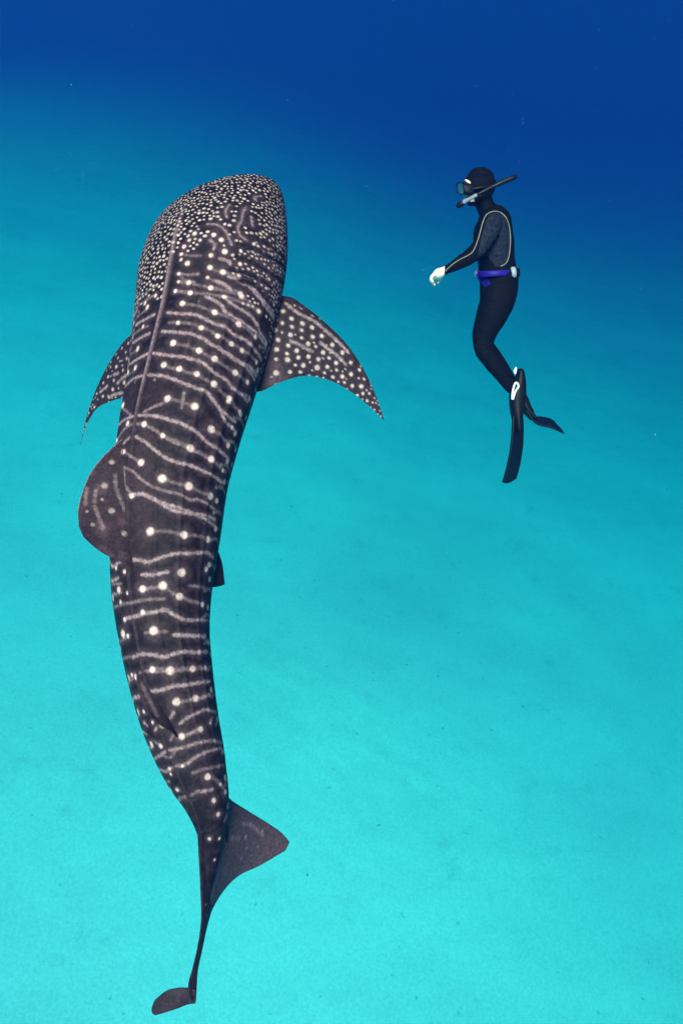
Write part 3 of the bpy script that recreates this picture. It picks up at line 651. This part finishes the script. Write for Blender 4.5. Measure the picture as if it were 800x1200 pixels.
    def on_body(x, y, off=.002):
        """the near surface of the body at that height"""
        o0 = Q(x, y, -1.2); dr = unit(Q(x, y, 1.) - o0)
        h = bv.ray_cast(Vector(o0), Vector(dr))
        return np.array(h[0]) - dr * off if h[0] is not None else None
    black = plain('black_rubber', (.0035, .0035, .005), .5, .12, (90, .3, .002))
    # pale piping seams of the suit
    pipe = plain('pale_piping', (.22, .185, .14), .6, .2)
    z = lambda s: [(490 + a / 4.21, 180 + b / 4.21) for a, b in s]
    sleeve = z([(132, 582), (160, 553), (200, 525), (240, 505), (268, 485), (288, 440), (302, 395), (315, 345), (330, 308), (350, 292), (380, 285), (410, 295), (432, 318), (446, 355), (452, 400), (452, 450), (447, 500), (436, 535), (420, 550), (404, 556)])
    for path in (sleeve,):
        p2 = spline(np.linspace(0, 1, len(path)), np.array(path), np.linspace(0, 1, 140))
        pts_ = [on_body(x, y, .0) for x, y in p2]; pts_ = np.array([p for p in pts_ if p is not None])
        # ease the jumps in depth
        for _ in range(6): pts_[1:-1] = (pts_[:-2] + 2 * pts_[1:-1] + pts_[2:]) / 4
        tube_path('piping', pts_ - FWD * .003, .0034, pipe, person)
    # forehead stripe on the hood
    p = [on_body(x, y) for x, y in z([(222, 130), (228, 131), (236, 133), (246, 139), (251, 143), (256, 147)])]
    p = np.array([a for a in p if a is not None])
    tube_path('hood_stripe', p, np.interp(np.linspace(0, 1, len(p)), [0, .3, .7, 1], [.004, .0085, .008, .004]), plain('pale_print', (.85, .62, .52), .6, .2), person)
    # ---- weight belt
    blue = plain('blue_webbing', (.010, .002, .18), .6, .25, (200, .3, .002))
    def belt_ring(y0, off, tilt):
        k = np.linspace(0, 2 * np.pi, 72, endpoint=False); rp, rl = 22.3 * MPX + off, .158 + off
        return k, np.array([Q(582.3 + np.cos(a) * rp / MPX, y0 - tilt * np.cos(a), np.sin(a) * rl) for a in k])
    Rg = [belt_ring(y0, off, 1.0)[1] for y0, off in ((317.0, .001), (316.8, .008), (317.2, .0115), (320, .0125), (323.4, .0115), (323.8, .008), (323.4, .001))]
    vv = np.array(Rg); n, m = vv.shape[:2]; i = np.arange(n * m).reshape(n, m); j = np.roll(i, -1, 1)
    belt = mesh_np('weight_belt', vv.reshape(-1, 3), np.stack([i[:-1], j[:-1], j[1:], i[1:]], -1).reshape(-1, 4)); belt.materials.append(blue)
    belt_o = link('weight_belt', belt, person)
    def slab(name, quad, dz0, dz1, mat, parent, bev=.004):
        """an outline in the profile plane with thickness, edges bevelled"""
        a = [Q(x, y, dz0) for x, y in quad]; b = [Q(x, y, dz1) for x, y in quad]; n = len(quad)
        me_ = mesh_np(name, np.array(a + b), [list(range(n)), list(range(2 * n - 1, n - 1, -1))] + [[k, k + n, (k + 1) % n + n, (k + 1) % n] for k in range(n)], False)
        bm = bmesh.new(); bm.from_mesh(me_); bmesh.ops.recalc_face_normals(bm, faces=bm.faces)
        bmesh.ops.bevel(bm, geom=bm.edges[:], offset=bev, segments=2, affect='EDGES'); bm.to_mesh(me_); bm.free(); smooth_on(me_)
        me_.materials.append(mat); return link(name, me_, parent)
    # belt tail hanging over the hip, lying against the body
    cen = np.array([(561, 319.5), (563.5, 324), (566.5, 328.5), (569, 332), (571, 335.5)]); wid = [4.6, 5.0, 4.6, 4.2, 3.0]
    tx = spline(np.linspace(0, 1, 5), np.c_[cen, wid], np.linspace(0, 1, 16)); fr, bk = [], []
    for x, y, w in tx:
        for q_ in np.linspace(-1, 1, 8):
            p = on_body(x + .85 * w * q_, y - .5 * w * q_, .0)
            if p is None: p = Q(x + .85 * w * q_, y - .5 * w * q_, -.10)
            fr.append(p - FWD * (.012 + .003 * math.sin(3 * q_ + .6 * y))); bk.append(p + FWD * .004)
    fr = np.array(fr).reshape(16, 8, 3); bk = np.array(bk).reshape(16, 8, 3)
    for _ in range(3): fr[1:-1] = (fr[:-2] + 2 * fr[1:-1] + fr[2:]) / 4
    me_ = rings_mesh([np.concatenate([fr, bk[:, ::-1]], 1)]); smooth_on(me_); me_.name = 'belt_tail'; me_.materials.append(blue); link('belt_tail', me_, belt_o)
    lead = plain('grey_coated_lead', (.32, .33, .40), .5, .4, (60, .3, .003))
    slab('weight', [(598, 312.5), (604, 312.8), (605, 325), (598.6, 325)], -.135, -.03, lead, belt_o, .006)
    slab('weight', [(603.5, 313.5), (609, 314.5), (609, 324.5), (604, 325)], -.10, .09, black, belt_o, .006)
    slab('buckle', [(555.8, 316), (559.6, 316), (559.8, 324), (556, 324)], -.04, .04, lead, belt_o, .003)
    # ---- mask and snorkel
    def mask_rim(s, x, w):   # rounded rectangle across the face
        k = np.linspace(0, 2 * np.pi, 40, endpoint=False); c_, s_ = np.cos(k), np.sin(k)
        e = .55
        hx = np.sign(c_) * np.abs(c_)**e; hy = np.sign(s_) * np.abs(s_)**e
        return np.array([Q(x + .10 * (7.2 * s * b) - 4.2 * w * a, 221.5 + 7.6 * s * b + .12 * (x - 545), .078 * w * a) for a, b in zip(hx, hy)])
    prof = [(1.02, 550, 1.0), (1.06, 546, 1.04), (1.0, 541.5, 1.02), (.96, 539, 1.0), (.90, 538.4, .95), (.84, 538.8, .88), (.84, 541, .88), (.9, 546, .92)]
    vv = np.array([mask_rim(*q_) for q_ in prof]); n, m = vv.shape[:2]; i = np.arange(n * m).reshape(n, m); j = np.roll(i, -1, 1)
    mk = mesh_np('dive_mask', vv.reshape(-1, 3), np.stack([i[:-1], j[:-1], j[1:], i[1:]], -1).reshape(-1, 4)); mk.materials.append(black)
    mask_o = link('dive_mask', mk, person)
    lens = mask_rim(.85, 539.3, .89)
    lm = mesh_np('lens', np.concatenate([lens, lens + np.array([[.004, 0, 0]])]), [list(range(40)), list(range(79, 39, -1))] + [[k, (k + 1) % 40, (k + 1) % 40 + 40, k + 40] for k in range(40)], False)
    gm, gnt, gb = new_mat('mask_glass')
    gb.inputs['Base Color'].default_value = (.10, .15, .19, 1); gb.inputs['Roughness'].default_value = .06; gb.inputs['Specular IOR Level'].default_value = .9
    gb.inputs['Coat Weight'].default_value = 1; gb.inputs['Alpha'].default_value = .55
    lm.materials.append(gm); link('lens', lm, mask_o)
    k = np.linspace(0, 2 * np.pi, 60)
    st = np.array([Q(562.5 + 20.6 * np.cos(a), 219.5 - 3.0 * np.cos(a), .096 * np.sin(a)) for a in k])
    tube_path('strap', st, .009, black, mask_o, flat=.35)
    sn = plain('black_snorkel_plastic', (.004, .004, .005), .4, .2)
    clear = plain('milky_silicone', (.22, .22, .27), .35, .4)
    T_ = lambda a: (536 + (605 - 536) * a, 241.5 + (206.5 - 241.5) * a - 2.0 * math.sin(math.pi * a))
    def seg(name, a0, a1, r0, mat, parent):
        xs = np.linspace(a0, a1, 14)
        dzs = [-.060 - .075 * math.sin(min(1, a / .5) * math.pi / 2) for a in xs]
        return tube_path(name, np.array([Q(*T_(a), dz) for a, dz in zip(xs, dzs)]), r0, mat, parent, nr=14)
    snork = seg('snorkel', .30, 1.0, np.interp(np.linspace(.3, 1, 14), [.3, .45, .62, .7, .95, 1.], [.011, .0115, .0125, .018, .019, .013]), sn, person)
    seg('flexible_tube', .07, .33, .0125, clear, snork)
    seg('purge_valve', -.02, .10, np.interp(np.linspace(0, 1, 14), [0, .3, .8, 1], [.010, .021, .021, .015]), sn, snork)
    mp_ = np.array([Q(x, y, dz) for x, y, dz in ((540, 239, -.075), (542.5, 236.5, -.06), (546, 234.5, -.03), (550, 234, 0))])
    tube_path('mouthpiece', mp_, [.012, .013, .014, .012], clear, snork)
    slab('keeper', [(559, 228.5), (563, 226.5), (565.5, 231), (561.5, 233)], -.150, -.09, black, snork, .004)
    # ---- fins
    bladem = plain('black_fin_blade', (.003, .0035, .006), .45, .15, (40, .3, .004))
    white = plain('white_plastic', (.80, .80, .78), .45, .3)
    def fin(pocket, blade, label, wdir):
        f = link('swim_fin', None, person); f['label'] = label
        foot = rings_mesh([loft(pocket, 24)]); smooth_on(foot); foot.materials.append(black); foot.name = 'foot_pocket'; link('foot_pocket', foot, f)
        rows = np.array(blade, float); a = np.linspace(0, 1, len(rows)); x = np.linspace(0, 1, 40)
        r = spline(a, rows, x); c = Q(r[:, 0], r[:, 1], r[:, 2]); hw = r[:, 3]; th = np.linspace(.011, .004, 40)
        t = unit(np.gradient(c, axis=0)); w_ = unit(wdir - t * (t @ wdir)[:, None]); nn = np.cross(t, w_)
        ks = np.linspace(-1, 1, 15)
        def sheet(sg):
            g = np.empty((40, 15, 3))
            for q_, s in enumerate(ks):
                rail = .007 * math.exp(-((abs(s) - .95) / .07)**2)
                g[:, q_] = c + w_ * (hw * s)[:, None] + nn * (sg * (th * .5 + rail) - .012 * (1 - s * s) * 0)[:, None]
                g[:, q_] += t * (-(s * .012 + .02 * s * s) * x[:, None])
            return g
        top, bot = sheet(1), sheet(-1)
        loop = np.concatenate([top, bot[:, ::-1]], 1)
        me_ = rings_mesh([loop]); me_.name = 'blade'; smooth_on(me_); me_.materials.append(bladem); link('blade', me_, f)
        return f
    side = unit(FWD * .76 + np.array([1., 0, 0]) * .65)
    f1 = fin([(609.5, 436, -.075, 4.5, .036), (609.0, 446, -.075, 7.0, .046), (606.5, 460, -.075, 10, .052), (605.5, 474, -.075, 9.4, .056), (605.5, 490, -.075, 6.6, .064), (606, 503, -.075, 4, .066)],
             [(606, 486, -.075, .070), (606.2, 500, -.075, .080), (605.6, 515, -.075, .086), (604, 530, -.072, .090), (600.5, 548, -.066, .094), (595.5, 566, -.055, .094)],
             'fin with its blade hanging straight down', side)
    f2 = fin([(604, 452, .11, 5, .036), (607.5, 461, .11, 7.5, .046), (613, 472, .11, 7.5, .052), (618, 482, .11, 5.5, .058), (624, 490, .11, 3.6, .064)],
             [(615, 479, .11, .060), (623, 489.5, .11, .070), (631, 493.5, .112, .080), (640, 495, .118, .092), (649, 498, .125, .105), (656.5, 502, .135, .110)],
             'fin kicked backwards with its blade level', unit(FWD * .86 + np.array([0, SP, CP]) * .5))
    # white heel strap fittings on the near fin
    zz = lambda s: [(530 + a / 5.333, 380 + b / 5.333) for a, b in s]
    ring_ = np.array([Q(x, y, -.128) for x, y in zz([(372, 470), (374, 430), (384, 385), (394, 366), (406, 372), (411, 390), (402, 404), (392, 420), (383, 445), (376, 470)])])
    tube_path('strap_buckle', spline(np.linspace(0, 1, len(ring_)), ring_, np.linspace(0, 1, 40)), .0075, white, f1)
    tube_path('strap_end', np.array([Q(x, y, -.122) for x, y in zz([(390, 310), (390, 290), (397, 268)])]), [.009, .012, .005], white, f1)
diver()
# ---------------------------------------------------------------- specks drifting in the water and scraps on the sand
def specks():
    ico = [(0, 0, 1), (.894, 0, .447), (.276, .851, .447), (-.724, .526, .447), (-.724, -.526, .447), (.276, -.851, .447),
           (.724, .526, -.447), (-.276, .851, -.447), (-.894, 0, -.447), (-.276, -.851, -.447), (.724, -.526, -.447), (0, 0, -1)]
    tri = [(0, 1, 2), (0, 2, 3), (0, 3, 4), (0, 4, 5), (0, 5, 1), (1, 6, 2), (2, 7, 3), (3, 8, 4), (4, 9, 5), (5, 10, 1),
           (6, 7, 2), (7, 8, 3), (8, 9, 4), (9, 10, 5), (10, 6, 1), (11, 7, 6), (11, 8, 7), (11, 9, 8), (11, 10, 9), (11, 6, 10)]
    ico = np.array(ico); r = np.random.default_rng(5); vv, ff = [], []
    for k in range(1500):
        p = np.array([r.uniform(-5, 5), r.uniform(1.2, 11), CAM_Z + r.uniform(-7, -.4)])
        q_ = p - CAMP; d = q_[1] * CP - q_[2] * SP
        if d < 1.5: continue
        s = .00024 * d * r.lognormal(-.5, .45)
        vv.append(p + ico * s * r.uniform(.7, 1.3, 3)); ff += [tuple(i + 12 * (len(vv) - 1) for i in t) for t in tri]
    me = mesh_np('plankton', np.concatenate(vv), [list(f) for f in ff])
    me.materials.append(plain('pale_plankton', (.6, .6, .58), .7, .1))
    link('plankton', me, kind='stuff', label='tiny pale specks drifting in the blue water', category='plankton')
    vv, ff = [], []
    for k in range(150):
        x, y = r.normal(2, 9), r.uniform(-12, 26)
        z = float(bed_z(np.array([x]), np.array([y]))[0])
        s = r.lognormal(-4.0, .5)
        vv.append(np.array([x, y, z + s * .12]) + ico * s * np.array([r.uniform(.6, 1.6), r.uniform(.6, 1.6), .35])); ff += [tuple(i + 12 * (len(vv) - 1) for i in t) for t in tri]
    me = mesh_np('seabed_debris', np.concatenate(vv), [list(f) for f in ff])
    me.materials.append(plain('weed_scraps', (.30, .32, .26), .9, .1))
    link('seabed_debris', me, kind='stuff', label='small dark scraps of weed and shell on the sand', category='debris')
specks()
